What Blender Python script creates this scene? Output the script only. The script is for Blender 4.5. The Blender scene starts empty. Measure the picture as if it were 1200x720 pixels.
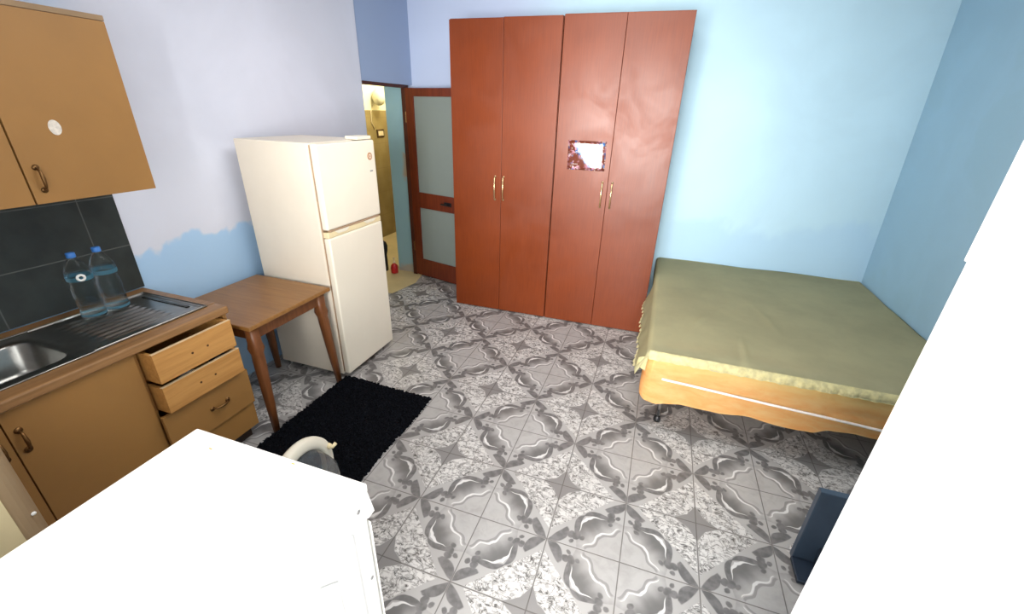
import bpy, bmesh, math, random
from mathutils import Vector, Matrix
random.seed(7)
C = bpy.context.scene.collection
PI = math.pi

# ------------------------------------------------------------------ colours
def lin(c):
    c /= 255.0
    return c / 12.92 if c <= 0.04045 else ((c + 0.055) / 1.055) ** 2.4
def rgb(r, g, b): return (lin(r), lin(g), lin(b), 1.0)

# ------------------------------------------------------------------ node helper
class X:
    """a float socket with operators"""
    nt = None
    def __init__(s, v): s.v = v
    @staticmethod
    def m(op, a, b=None, c=None, clamp=False):
        n = X.nt.nodes.new('ShaderNodeMath'); n.operation = op; n.use_clamp = clamp
        for i, q in enumerate((a, b, c)):
            if q is None: continue
            q = q.v if isinstance(q, X) else q
            if isinstance(q, (int, float)): n.inputs[i].default_value = q
            else: X.nt.links.new(q, n.inputs[i])
        return X(n.outputs[0])
    def __add__(s, o): return X.m('ADD', s, o)
    __radd__ = __add__
    def __sub__(s, o): return X.m('SUBTRACT', s, o)
    def __rsub__(s, o): return X.m('SUBTRACT', o, s)
    def __mul__(s, o): return X.m('MULTIPLY', s, o)
    __rmul__ = __mul__
    def __truediv__(s, o): return X.m('DIVIDE', s, o)
    def abs(s): return X.m('ABSOLUTE', s)
    def ping(s, k): return X.m('PINGPONG', s, k)
    def mn(s, o): return X.m('MINIMUM', s, o)
    def mx(s, o): return X.m('MAXIMUM', s, o)
    def lt(s, o): return X.m('LESS_THAN', s, o)
    def sqrt(s): return X.m('SQRT', s)
    def pw(s, o): return X.m('POWER', s, o)
    def sin(s): return X.m('SINE', s)
    def step(s, a, b):            # 0 at a, 1 at b
        n = X.nt.nodes.new('ShaderNodeMapRange'); n.interpolation_type = 'SMOOTHSTEP'
        X.nt.links.new(s.v, n.inputs[0]) if not isinstance(s.v, float) else None
        n.inputs[1].default_value = a; n.inputs[2].default_value = b
        n.inputs[3].default_value = 0; n.inputs[4].default_value = 1
        return X(n.outputs[0])

def new_mat(name):
    m = bpy.data.materials.new(name); m.use_nodes = True
    nt = m.node_tree; X.nt = nt
    return m, nt, nt.nodes['Principled BSDF']
def coords(nt):
    tc = nt.nodes.new('ShaderNodeTexCoord'); return tc.outputs['Object']
def xyz(nt, vec):
    s = nt.nodes.new('ShaderNodeSeparateXYZ'); nt.links.new(vec, s.inputs[0])
    return X(s.outputs[0]), X(s.outputs[1]), X(s.outputs[2])
def comb(nt, x, y, z):
    n = nt.nodes.new('ShaderNodeCombineXYZ')
    for i, q in enumerate((x, y, z)):
        if isinstance(q, X): nt.links.new(q.v, n.inputs[i])
        else: n.inputs[i].default_value = q
    return n.outputs[0]
def noise(nt, vec, scale=5, detail=3, rough=.5, dist=0, stretch=None):
    if stretch:
        mp = nt.nodes.new('ShaderNodeMapping'); mp.inputs['Scale'].default_value = stretch
        nt.links.new(vec, mp.inputs[0]); vec = mp.outputs[0]
    n = nt.nodes.new('ShaderNodeTexNoise'); nt.links.new(vec, n.inputs['Vector'])
    n.inputs['Scale'].default_value = scale; n.inputs['Detail'].default_value = detail
    n.inputs['Roughness'].default_value = rough; n.inputs['Distortion'].default_value = dist
    return X(n.outputs[0])
def mix(nt, f, a, b):
    n = nt.nodes.new('ShaderNodeMix'); n.data_type = 'RGBA'
    if isinstance(f, X): nt.links.new(f.v, n.inputs[0])
    else: n.inputs[0].default_value = f
    for q, i in ((a, 6), (b, 7)):
        if isinstance(q, tuple): n.inputs[i].default_value = q
        else: nt.links.new(q, n.inputs[i])
    return n.outputs[2]
def bump(nt, b, h, strength=.3, dist=.01):
    n = nt.nodes.new('ShaderNodeBump'); n.inputs['Strength'].default_value = strength
    n.inputs['Distance'].default_value = dist
    nt.links.new(h.v, n.inputs['Height']); nt.links.new(n.outputs[0], b.inputs['Normal'])

def plain(name, col, rough=.5, metal=0, var=.12, scale=8, bmp=0, bscale=60, coat=0, spec=.5, stretch=None):
    m, nt, b = new_mat(name)
    v = coords(nt)
    f = noise(nt, v, scale, 4, .6, 0, stretch).step(.3, .7)
    dk = tuple(c * (1 - var) for c in col[:3]) + (1,)
    lt = tuple(min(1, c * (1 + var)) for c in col[:3]) + (1,)
    nt.links.new(mix(nt, f, dk, lt), b.inputs['Base Color'])
    b.inputs['Roughness'].default_value = rough; b.inputs['Metallic'].default_value = metal
    b.inputs['Coat Weight'].default_value = coat; b.inputs['Specular IOR Level'].default_value = spec
    if bmp: bump(nt, b, noise(nt, v, bscale, 3), bmp, .004)
    return m
def wood(name, c1, c2, rough=.4, axis=2, scale=3, spec=.5):
    m, nt, b = new_mat(name); v = coords(nt)
    st = [14, 14, 14]; st[axis] = 1.0
    n1 = noise(nt, v, scale, 5, .6, .6, tuple(st)); n2 = noise(nt, v, 1.3, 2)
    f = (n1 * .75 + n2 * .25).step(.32, .68)
    nt.links.new(mix(nt, f, c1, c2), b.inputs['Base Color'])
    b.inputs['Roughness'].default_value = rough; b.inputs['Specular IOR Level'].default_value = spec
    bump(nt, b, n1, .05, .002)
    return m

M = {}
# ------------------------------------------------------------------ patterned floor tiles
S = .33; OXM = 6.15 * S            # a medallion centre stands at x=OXM, y=0
def floor_mat():
    m, nt, b = new_mat('medallion_tiles'); v = coords(nt)
    x, y, z = xyz(nt, v)
    wob = noise(nt, v, 9, 2) - .5; wob2 = noise(nt, v, 11, 2, .5, 1.0) - .5
    fine = noise(nt, v, 45, 3) - .5
    i0 = (x - OXM) / S + 40.0; j0 = y / S + 40.0
    i = i0 + wob * .03; j = j0 + wob2 * .03
    u = i.ping(1.0); w = j.ping(1.0)
    s = u + w; T = (u - w).abs()
    # --- interior of the medallion: clouded grey, lighter to the centre
    light = rgb(172, 170, 169); mid = rgb(128, 126, 125); dark = rgb(78, 77, 77); white = rgb(232, 231, 229)
    outer = rgb(184, 182, 180)
    arc = 1.12 - T * T * 1.55                       # centre line of the leaf garland
    scal = (T * 26.0).sin() * .025 + fine * .07
    cloud = (s + scal + wob * .10 - T * .12).step(.46, .93)
    col = mix(nt, cloud, rgb(190, 188, 186), rgb(116, 115, 114))
    centre = noise(nt, v, 16, 4, .65, .8).step(.35, .75)
    cm = (1.0 - s.step(.34, .52)) * centre * .35
    col = mix(nt, cm, col, rgb(140, 138, 136))
    # a light band along the two grid axes near the nodes
    ax = u.mn(w)
    nb = (1.0 - ax.step(.03, .10)) * s.step(.45, .75)
    col = mix(nt, nb, col, rgb(158, 156, 155))
    # outside the garland
    ou = (s - arc).step(-.035, -.02).mx(s.step(1.0, 1.02)).mx(T.step(.5, .55) * (s - T).step(.10, .16))
    col = mix(nt, ou, col, outer)
    # white zigzag lines
    zz = s - (.60 - T * .14 + (T * 17.0 + .8).sin() * .030 + wob2 * .06)
    zt_ = .024 - T * .040
    zl = ((zz.abs()) - zt_).step(.008, -.006) * (1.0 - T.step(.42, .47))
    zz2 = (zz + .055)
    gl = (1.0 - (zz2.abs()).step(.015, .032)) * (1.0 - T.step(.42, .48))
    col = mix(nt, gl * .8, col, rgb(146, 144, 143))
    col = mix(nt, zl, col, white)
    # white crescent inside the leaf
    cr = s - arc + .080 + T * .08 + (T * 30.0).sin() * .012
    crw = .036 - T * .10
    cm2 = ((cr.abs()) - crw).step(.008, -.008)
    col = mix(nt, cm2 * (1.0 - T.step(.28, .36)), col, white)
    # leaf garland, two leaves meeting at the middle of each side
    lw = ((T * (PI / .50)).sin().abs() * .058 + .010)
    lf = ((s - arc).abs() - lw).step(.012, -.012) * (1.0 - T.step(.46, .50))
    # fleur knot
    def blob(t0, s0, r, kt=1.0):
        d = ((T - t0) * (T - t0) * kt + (s - s0) * (s - s0)).sqrt()
        return (d + fine * .05 + wob * .03).step(r + .012, r - .012)
    kn = blob(.43, .80, .070, .55).mx(blob(.50, .885, .072, .8)).mx(blob(.35, .71, .045, .6)).mx(blob(.58, .76, .045, .7))
    # petals that run out to the node
    pc = .985 + (1.0 - T) * .06 - (T - .5) * (1.0 - T) * .75
    pw_ = (((T - .42) * (PI / .58)).sin().mx(0.0)).pw(.75) * .10
    pt = ((s - pc).abs() - pw_).step(.012, -.012) * T.step(.46, .50) * (s - T).step(.006, .03)
    dk = lf.mx(kn).mx(pt) * (1.0 - s.step(1.22, 1.25))
    shade = noise(nt, v, 30, 2).step(.3, .7)
    dcol = mix(nt, shade, rgb(104, 103, 103), rgb(130, 128, 128))
    col = mix(nt, dk, col, dcol)
    # marble star between the medallions
    a = 1.0 - u; c = 1.0 - w
    p = a + c
    star = (a.mx(0.0).sqrt() + c.mx(0.0).sqrt())
    core = a + c + a.mn(c) * .7
    mb = (p.step(.845, .825)) * core.step(.31, .33) * a.mn(c).step(.008, .018)
    # split lines along the axes
    vn = noise(nt, v, 15, 4, .62, 1.2, (1.0, 1.5, 1.0))
    vein = ((vn - .5).abs()).step(.003, .06) * .62 + noise(nt, v, 42, 3, .6, .8).step(.40, .52) * .38
    mcol = mix(nt, vein, rgb(84, 82, 80), rgb(226, 224, 221))
    col = mix(nt, mb, col, mcol)
    gs = core.step(.32, .30)
    col = mix(nt, gs, col, rgb(142, 140, 139))
    # grout joints (exact grid, unwarped)
    gu = i0.ping(.5); gw = j0.ping(.5)
    g = (gu.mn(gw)).step(.010, .004)
    col = mix(nt, g * .75, col, rgb(85, 80, 76))
    dk_ = nt.nodes.new('ShaderNodeHueSaturation'); dk_.inputs['Value'].default_value = .80; nt.links.new(col, dk_.inputs['Color']); col = dk_.outputs[0]
    dirt = noise(nt, v, 2.2, 4).step(.35, .8) * .18
    col = mix(nt, dirt, col, rgb(120, 108, 98))
    nt.links.new(col, b.inputs['Base Color'])
    b.inputs['Roughness'].default_value = .38; b.inputs['Specular IOR Level'].default_value = .35
    bump(nt, b, 1.0 - g, .25, .002)
    return m

# ------------------------------------------------------------------ painted walls
def wall_mat(name, base, patch, fn, rough=.75, fn2=None, patch2=None):
    """fn(x,y,z,n) -> patch mask 0..1"""
    m, nt, b = new_mat(name); v = coords(nt); x, y, z = xyz(nt, v)
    big = noise(nt, v, 1.4, 4, .55, .4); small = noise(nt, v, 6, 4)
    mask = fn(nt, x, y, z, big, small)
    dk = tuple(c * .93 for c in base[:3]) + (1,)
    col = mix(nt, big.step(.35, .65), dk, base)
    col = mix(nt, mask, col, patch)
    if fn2: col = mix(nt, fn2(x, y, z, big, small), col, patch2)
    nt.links.new(col, b.inputs['Base Color'])
    b.inputs['Roughness'].default_value = rough; b.inputs['Specular IOR Level'].default_value = .25
    bump(nt, b, noise(nt, v, 35, 4), .12, .004)
    return m
def f_left(nt, x, y, z, big, small):
    low = (z + (big - .5) * .5 + (small - .5) * .12 - (y - .6) * .10).step(1.04, 1.01)
    lint = y.step(2.18, 2.20)
    top = (z - y * .35 + (big - .5) * .3).step(2.0, 2.2) * y.step(.25, .05)
    return low.mx(top * .7)
def f_back(nt, x, y, z, big, small):
    a = (z + (big - .5) * .9 + (small - .5) * .15).step(1.02, .88) * x.step(2.6, 2.9)
    c = x.step(1.0, .85) * (z + (big - .5) * .5).step(2.25, 2.1)
    return (a * .6).mx(c * 0.0)
def f_right(nt, x, y, z, big, small):
    return big.step(.5, .6) * .4
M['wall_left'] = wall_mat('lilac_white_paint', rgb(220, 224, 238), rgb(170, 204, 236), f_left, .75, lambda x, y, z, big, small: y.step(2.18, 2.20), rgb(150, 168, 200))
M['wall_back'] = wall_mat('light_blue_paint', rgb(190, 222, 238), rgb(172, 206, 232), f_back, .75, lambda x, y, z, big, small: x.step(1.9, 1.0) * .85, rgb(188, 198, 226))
M['wall_right'] = wall_mat('blue_grey_paint', rgb(170, 206, 228), rgb(160, 194, 210), f_right)
M['wall_plain'] = plain('off_white_plaster', rgb(215, 215, 215), .8, var=.04)
M['floor'] = floor_mat()
def f_reveal(nt, x, y, z, big, small):
    peel = (((z - 1.2).abs() - .12) + (small - .5) * .35).step(.03, -.02) * (x + (small - .5) * .1).step(-.09, -.04)
    low = (z + (small - .5) * .25 - x * .6).step(.20, .12)
    return peel.mx(low * .8)
M['reveal'] = wall_mat('blue_reveal_paint', rgb(150, 188, 198), rgb(176, 160, 142), f_reveal)

def bath_mat():
    m, nt, b = new_mat('beige_bathroom_wall'); v = coords(nt); x, y, z = xyz(nt, v)
    g = ((y / .25).ping(.5)).mn((z / .33).ping(.5)).step(.012, .005)
    n = noise(nt, v, 4, 4).step(.3, .7)
    til = mix(nt, n, rgb(146, 128, 84), rgb(164, 146, 102))
    til = mix(nt, g * .5, til, rgb(130, 112, 80))
    col = mix(nt, z.step(1.735, 1.745), til, rgb(246, 240, 208))
    nt.links.new(col, b.inputs['Base Color']); b.inputs['Roughness'].default_value = .35
    return m
M['bath'] = bath_mat()
M['bath_floor'] = plain('beige_floor_tiles', rgb(206, 188, 142), .4, var=.08, scale=3)

def splash_mat():
    m, nt, b = new_mat('black_wall_tiles'); v = coords(nt); x, y, z = xyz(nt, v)
    g = ((y + .08) / .40 + 10.0).ping(.5) * .40
    h = ((z - 1.094) / .25 + 10.0).ping(.5) * .25
    gr = g.mn(h).step(.0035, .0015)
    n = noise(nt, v, 5, 5, .6).step(.3, .7)
    col = mix(nt, n, rgb(34, 40, 40), rgb(50, 56, 55))
    col = mix(nt, gr * .8, col, rgb(92, 96, 94))
    nt.links.new(col, b.inputs['Base Color']); b.inputs['Roughness'].default_value = .45
    bump(nt, b, 1.0 - gr, .3, .002)
    return m
M['splash'] = splash_mat()

M['laminate'] = plain('orange_brown_laminate', rgb(154, 112, 60), .5, var=.05, scale=3, bmp=.03)
M['laminate_edge'] = plain('worn_edge_band', rgb(140, 92, 58), .55, var=.1)
M['laminate_top'] = plain('dusty_cabinet_top_trim', rgb(148, 122, 92), .7, var=.1)
M['redbrown_edge'] = plain('dark_red_cabinet_side', rgb(112, 62, 40), .55, var=.1)
M['worktop'] = wood('worktop_wood', rgb(124, 90, 54), rgb(154, 114, 72), .4, axis=1)
M['pine'] = wood('pine_drawer_wood', rgb(174, 122, 62), rgb(198, 146, 82), .5, axis=1)
M['pine_edge'] = plain('pale_sawn_edge', rgb(216, 190, 150), .6, var=.08)
M['dark_gap'] = plain('dark_cabinet_inside', rgb(50, 36, 26), .8)
M['table'] = wood('table_brown_wood', rgb(128, 88, 44), rgb(150, 106, 56), .38, axis=0)
M['table_leg'] = wood('table_leg_wood', rgb(100, 58, 28), rgb(124, 74, 38), .4, axis=2)
M['steel'] = plain('stainless_steel', rgb(150, 150, 146), .28, metal=1, var=.08, scale=20, bmp=.02, bscale=12)
M['steel_dark'] = plain('dull_steel_and_rim_shadow', rgb(70, 68, 62), .35, metal=.9)
M['bronze'] = plain('old_bronze_handle', rgb(120, 88, 52), .4, metal=.8)
M['gold'] = plain('pale_brass_handle', rgb(222, 196, 150), .25, metal=.9)
M['fridge'] = plain('cream_enamel', rgb(233, 226, 208), .35, var=.025, scale=2)
M['fridge_side'] = plain('cream_side_panel', rgb(232, 222, 204), .4, var=.03, scale=2)
M['fridge_trim'] = plain('yellowed_plastic_trim', rgb(228, 212, 170), .4, var=.04)
M['gasket'] = plain('worn_brown_gasket', rgb(168, 140, 112), .7)
M['washer'] = plain('white_enamel', rgb(240, 239, 233), .3, var=.01, scale=2)
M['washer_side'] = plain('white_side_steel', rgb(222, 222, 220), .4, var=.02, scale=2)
M['washer_ring'] = plain('off_white_door_ring', rgb(228, 222, 204), .4, var=.03)
M['rust'] = plain('yellow_rust_spot', rgb(196, 160, 70), .7)
M['rubber'] = plain('grey_rubber', rgb(70, 72, 76), .7)
M['drum'] = plain('drum_steel', rgb(120, 122, 126), .3, metal=1)
M['black_plastic'] = plain('black_plastic', rgb(24, 24, 26), .45)
M['navy'] = plain('dark_navy_panel', rgb(62, 76, 92), .4, var=.08)
M['navy_dark'] = plain('darker_navy_base', rgb(36, 46, 60), .4, var=.08)
M['chrome'] = plain('chromed_tube', rgb(190, 190, 190), .2, metal=1)
M['white_cap'] = plain('white_plastic', rgb(235, 235, 232), .5, var=.02)
M['mat'] = plain('black_shag', rgb(13, 15, 20), 1.0, var=.5, scale=90, spec=.08)
M['bin'] = plain('beige_plastic_shaded', rgb(156, 134, 104), .45, var=.06, scale=3)  # shading of the rounded corner painted in as a darker beige
M['door_wood'] = wood('dark_red_door_wood', rgb(86, 32, 14), rgb(112, 46, 22), .4)
M['frame_wood'] = wood('dark_door_frame_wood', rgb(58, 24, 14), rgb(80, 34, 20), .45)
M['red'] = plain('red_plastic', rgb(186, 30, 34), .35)
M['ivory'] = plain('ivory_plastic', rgb(226, 210, 176), .4)
M['brown_plastic'] = plain('brown_switch_frame', rgb(74, 50, 28), .4)
M['paper'] = plain('white_paper', rgb(228, 226, 220), .8, var=.04)
M['blue_cap'] = plain('blue_cap_plastic', rgb(60, 122, 200), .4)
M['screw_hole'] = plain('screw_hole_brown', rgb(76, 44, 20), .9)
M['spread'] = plain('olive_woven_cotton', rgb(206, 200, 160), .9, var=.07, scale=3, bmp=.15, bscale=220, spec=.1)
M['lace'] = plain('cream_lace', rgb(234, 226, 178), .9, var=.12, scale=40, bmp=.4, bscale=90, spec=.1)
M['cord'] = plain('white_cord', rgb(232, 222, 214), .6)
M['mattress'] = plain('mattress_ticking', rgb(206, 190, 160), .9)
M['front_door'] = plain('white_door_paint', rgb(244, 244, 244), .5, var=.01)
M['lampshade'] = plain('pale_glass_shade', rgb(220, 216, 190), .4)

def sheet_mat():
    m, nt, b = new_mat('orange_yellow_cotton'); v = coords(nt); x, y, z = xyz(nt, v)
    st = noise(nt, v, 5, 5, .65, .5, (1.6, 1, 4.5)).step(.25, .75)
    col = mix(nt, st, rgb(252, 188, 116), rgb(255, 212, 146))
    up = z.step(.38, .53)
    col = mix(nt, up * .6, col, rgb(255, 238, 160))  # brightly lit upper part of the sheet painted in as pale yellow
    nt.links.new(col, b.inputs['Base Color']); b.inputs['Roughness'].default_value = .9
    b.inputs['Specular IOR Level'].default_value = .1
    bump(nt, b, noise(nt, v, 25, 4, .6), .25, .006)
    return m
M['sheet'] = sheet_mat()

def wardrobe_mat():
    m, nt, b = new_mat('red_brown_wardrobe_veneer'); v = coords(nt)
    n1 = noise(nt, v, 5, 4, .6, .3, (22, 22, 1)); n2 = noise(nt, v, 1.6, 4, .6)
    f = (n1 * .5 + n2 * .5).step(.35, .65)
    nt.links.new(mix(nt, f, rgb(104, 42, 8), rgb(118, 50, 12)), b.inputs['Base Color'])
    b.inputs['Specular IOR Level'].default_value = .37
    r = noise(nt, v, 3, 4, .6, 1.0).step(.3, .75) * .12 + .34
    nt.links.new(r.v, b.inputs['Roughness'])
    return m
M['wardrobe'] = wardrobe_mat()

def sticker_mat():
    m, nt, b = new_mat('glossy_flower_sticker'); v = coords(nt)
    def dots(scale, col, thr, cur, off):
        mp = nt.nodes.new('ShaderNodeMapping'); mp.inputs['Location'].default_value = (off, off * .7, off * 1.3)
        nt.links.new(v, mp.inputs[0])
        n = nt.nodes.new('ShaderNodeTexVoronoi'); n.inputs['Scale'].default_value = scale
        nt.links.new(mp.outputs[0], n.inputs['Vector'])
        d = X(n.outputs['Distance']); f = d.step(thr + .06, thr - .06)
        g = noise(nt, v, 12, 2).step(.40, .55)
        return mix(nt, f * g, cur, col)
    col = rgb(132, 62, 42)
    col = dots(30, rgb(240, 176, 200), .50, col, 0)
    col = dots(26, rgb(70, 130, 200), .36, col, 3.3)
    col = dots(60, rgb(250, 236, 226), .30, col, 7.1)
    nt.links.new(col, b.inputs['Base Color'])
    b.inputs['Roughness'].default_value = .12; b.inputs['Coat Weight'].default_value = .8
    b.inputs['Coat Roughness'].default_value = .05
    bump(nt, b, noise(nt, v, 14, 2), .05, .003)
    return m
M['sticker'] = sticker_mat()

def glass_mat(name, col, rough=.0, trans=1.0, ior=1.45, alpha=1.0):
    m, nt, b = new_mat(name); v = coords(nt)
    n = noise(nt, v, 6, 3)
    dk = tuple(c * .94 for c in col[:3]) + (1,)
    nt.links.new(mix(nt, n, dk, col), b.inputs['Base Color'])
    b.inputs['Roughness'].default_value = rough; b.inputs['Transmission Weight'].default_value = trans
    b.inputs['IOR'].default_value = ior; b.inputs['Alpha'].default_value = alpha
    return m
M['pet'] = glass_mat('clear_bottle_plastic', rgb(236, 246, 250), .12, 1, 1.2, .5)
M['water'] = glass_mat('water', rgb(222, 238, 244), .02, 1, 1.15, .45)
M['label_film'] = glass_mat('clear_blue_label_film', rgb(96, 170, 200), .3, .5, 1.1, .6)
M['frost'] = glass_mat('frosted_glass', rgb(146, 156, 150), .55, .25, 1.3)
M['porthole'] = glass_mat('porthole_glass', rgb(150, 158, 164), .12, .75, 1.3, .75)

# ------------------------------------------------------------------ mesh helpers
def box(bm, x0, x1, y0, y1, z0, z1, bev=0, seg=2):
    r = bmesh.ops.create_cube(bm, size=1)
    vs = r['verts']
    for v in vs:
        v.co = Vector(((x0 + x1) / 2 + v.co.x * (x1 - x0), (y0 + y1) / 2 + v.co.y * (y1 - y0), (z0 + z1) / 2 + v.co.z * (z1 - z0)))
    if bev:
        es = list({e for v in vs for e in v.link_edges})
        bmesh.ops.bevel(bm, geom=es, offset=bev, segments=seg, affect='EDGES', profile=.6)
    return bm
def prism(bm, pts, axis, a, b, bev=0):
    """extrude polygon pts (2D) along axis from a to b"""
    def P(p, t):
        q = list(p); q.insert(axis, t); return Vector(q)
    n = len(pts)
    A = [bm.verts.new(P(p, a)) for p in pts]; B = [bm.verts.new(P(p, b)) for p in pts]
    fs = [bm.faces.new(A), bm.faces.new(B[::-1])]
    for i in range(n):
        fs.append(bm.faces.new((A[i], B[i], B[(i + 1) % n], A[(i + 1) % n])))
    bmesh.ops.recalc_face_normals(bm, faces=fs)
    if bev:
        es = list({e for f in fs for e in f.edges})
        bmesh.ops.bevel(bm, geom=es, offset=bev, segments=2, affect='EDGES')
    return bm
def tube(bm, pts, r, n=10, closed=False, caps=True):
    """swept tube; r number or list"""
    pts = [Vector(p) for p in pts]; k = len(pts)
    rs = r if isinstance(r, (list, tuple)) else [r] * k
    rings = []; up = None
    for i in range(k):
        if closed: t = pts[(i + 1) % k] - pts[i - 1]
        else: t = pts[min(i + 1, k - 1)] - pts[max(i - 1, 0)]
        t.normalize()
        if up is None:
            up = Vector((0, 0, 1)) if abs(t.z) < .9 else Vector((1, 0, 0))
        a = (up - t * up.dot(t)).normalized(); up = a; c = t.cross(a)
        rings.append([bm.verts.new(pts[i] + (a * math.cos(2 * PI * q / n) + c * math.sin(2 * PI * q / n)) * rs[i]) for q in range(n)])
    for i in range(k if closed else k - 1):
        A = rings[i]; B = rings[(i + 1) % k]
        for q in range(n): bm.faces.new((A[q], A[(q + 1) % n], B[(q + 1) % n], B[q]))
    if caps and not closed:
        bm.faces.new(rings[0][::-1]); bm.faces.new(rings[-1])
    return bm
def lathe(bm, prof, cx, cy, n=28, cap=True):
    rings = []
    for r, z in prof:
        rings.append([bm.verts.new((cx + r * math.cos(2 * PI * q / n), cy + r * math.sin(2 * PI * q / n), z)) for q in range(n)])
    for A, B in zip(rings, rings[1:]):
        for q in range(n): bm.faces.new((A[q], A[(q + 1) % n], B[(q + 1) % n], B[q]))
    if cap:
        bm.faces.new(rings[0][::-1]); bm.faces.new(rings[-1])
    return bm
def grid(bm, nu, nv, f):
    V = [[bm.verts.new(f(i / nu, j / nv)) for j in range(nv + 1)] for i in range(nu + 1)]
    for i in range(nu):
        for j in range(nv): bm.faces.new((V[i][j], V[i + 1][j], V[i + 1][j + 1], V[i][j + 1]))
    return bm
def obj(name, bm, mat, parent=None, smooth=False, label=None):
    me = bpy.data.meshes.new(name); bm.normal_update(); bm.to_mesh(me); bm.free()
    me.materials.append(M[mat] if isinstance(mat, str) else mat)
    if smooth:
        for p in me.polygons: p.use_smooth = True
    o = bpy.data.objects.new(name, me); C.objects.link(o)
    if parent is not None:
        o.parent = parent
        o.matrix_parent_inverse = parent_world(parent).inverted()
    if label: o['label'] = label
    return o
def parent_world(p):
    m = p.matrix_basis.copy()
    q = p
    while q.parent is not None:
        m = q.parent.matrix_basis @ q.matrix_parent_inverse @ m if False else (q.parent.matrix_basis @ q.matrix_parent_inverse @ m)
        q = q.parent
    return m
def N(): return bmesh.new()
def thing(name, label, cat, loc, group=None):
    o = bpy.data.objects.new(name, None); C.objects.link(o); o.location = loc
    o.empty_display_size = .1
    o['label'] = label; o['category'] = cat
    if group: o['group'] = group
    return o
def tag(o, label, cat, group=None, kind=None):
    o['label'] = label; o['category'] = cat
    if group: o['group'] = group
    if kind: o['kind'] = kind
    return o
def struct(name, bm, mat, label, cat='wall', parent=None):
    o = obj(name, bm, mat, parent)
    if parent is None: tag(o, label, cat, kind='structure')
    return o
def B(*a, **k): return box(N(), *a, **k)

# ================================================================== SETTING
YB = 2.88; XR = 4.37; YF = -1.5; H = 2.95
bm = N(); box(bm, 0, XR, YF, YB, -.06, 0)
floor = struct('floor', bm, 'floor', 'grey floor tiles with dark medallions and marble stars', 'floor')
struct('ceiling', B(-.2, XR + .15, YF - .15, YB + .15, H, H + .1), 'wall_plain', 'plain pale ceiling above the room', 'ceiling')
# left wall: up to the doorway, then a slightly skewed lintel over it
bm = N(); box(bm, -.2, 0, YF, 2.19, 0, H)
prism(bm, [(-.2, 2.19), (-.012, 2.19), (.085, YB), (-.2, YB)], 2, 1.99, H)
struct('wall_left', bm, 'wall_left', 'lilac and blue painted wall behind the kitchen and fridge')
struct('wall_back', B(-.2, XR + .15, YB, YB + .15, 0, H), 'wall_back', 'light blue painted wall behind the wardrobes and bed')
# right wall leans in a little, like the old plaster in the photo
prism_bm = N(); prism(prism_bm, [(XR + .01, 0), (XR + .2, 0), (XR + .2, H), (XR - .085, H)], 1, YF, YB)
struct('wall_right', prism_bm, 'wall_right', 'blue grey painted wall along the right side of the bed')
bm = N()
box(bm, -.2, 1.40, YF - .12, YF, 0, H); box(bm, 1.40, 2.12, YF - .12, YF, 0, 1.0)
box(bm, 2.12, 2.20, YF - .12, YF, 0, 2.2); box(bm, 1.40, 2.98, YF - .12, YF, 2.2, H)
box(bm, 2.98, XR + .15, YF - .12, YF, 0, H)
struct('wall_front', bm, 'wall_plain', 'plain wall with the entrance opening behind the viewpoint')
# thick reveal at the far side of the inner doorway
struct('trim_1', B(-.22, .0, 2.842, YB, 0, 1.99), 'reveal', 'light blue plastered doorway reveal with a peeling patch', 'door reveal')
# wooden frame of the inner doorway
bm = N(); prism(bm, [(-.03, 2.192), (.012, 2.192), (.06, 2.84), (.0, 2.84)], 2, 1.962, 1.99)
box(bm, .001, .05, 2.80, 2.845, 0, 1.99, .003)
struct('trim_2', bm, 'frame_wood', 'dark brown wooden frame around the inner doorway', 'door frame')
# black tile splashback
struct('trim_3', B(0, .012, -1.3, .072, .86, 1.46), 'splash', 'black wall tiles between the worktop and upper cabinet', 'tiles')
# bathroom beyond
struct('wall_bathroom', B(-1.35, -1.22, 1.7, 4.75, 0, 2.7), 'bath', 'beige tiled and cream wall seen through the inner doorway')
bm = N(); box(bm, -1.22, -.2, 4.6, 4.75, 0, 2.7); box(bm, -.32, -.2, YB + .15, 4.6, 0, 2.7); box(bm, -1.22, -.2, 1.7, 1.85, 0, 2.7)
struct('wall_bathroom_side', bm, 'bath', 'beige side walls of the bathroom beyond the doorway')
struct('ceiling_bathroom', B(-1.35, -.2, 1.7, 4.75, 2.7, 2.78), 'wall_plain', 'pale ceiling of the small room beyond the doorway', 'ceiling')
bm = N(); prism(bm, [(-1.22, 1.85), (-.2, 1.85), (-.2, 2.19), (.10, 2.192), (.17, 2.55), (.10, 2.84), (-.2, 2.842), (-.2, 4.6), (-1.22, 4.6)], 2, -.05, .004)
struct('floor_bathroom', bm, 'bath_floor', 'plain beige floor beyond the inner doorway', 'floor')

# inner door: brown wood with two frosted panes, standing open
ang = math.atan2(-.145, .587)
d2 = bpy.data.objects.new('door_2', None); C.objects.link(d2)
d2.location = (.052, 2.815, 0); d2.rotation_euler = (0, 0, ang)
tag(d2, 'brown wooden door with two frosted glass panes left of the wardrobes', 'door', kind='structure')
def child_local(name, bm, mat, parent, smooth=False, label=None):
    o = obj(name, bm, mat, None, smooth, label); o.parent = parent; return o
L = .70
bm = N()
box(bm, 0, .105, -.02, .02, .015, 1.965, .004); box(bm, L - .105, L, -.02, .02, .015, 1.965, .004)
box(bm, .10, L - .10, -.019, .019, 1.89, 1.964, .003); box(bm, .10, L - .10, -.019, .019, .80, .965, .003)
box(bm, .10, L - .10, -.019, .019, .016, .215, .003)
child_local('door_frame', bm, 'door_wood', d2)
child_local('upper_pane', B(.10, L - .10, -.006, .006, .96, 1.895), 'frost', d2)
child_local('lower_pane', B(.10, L - .10, -.006, .006, .21, .805), 'frost', d2)
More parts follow.
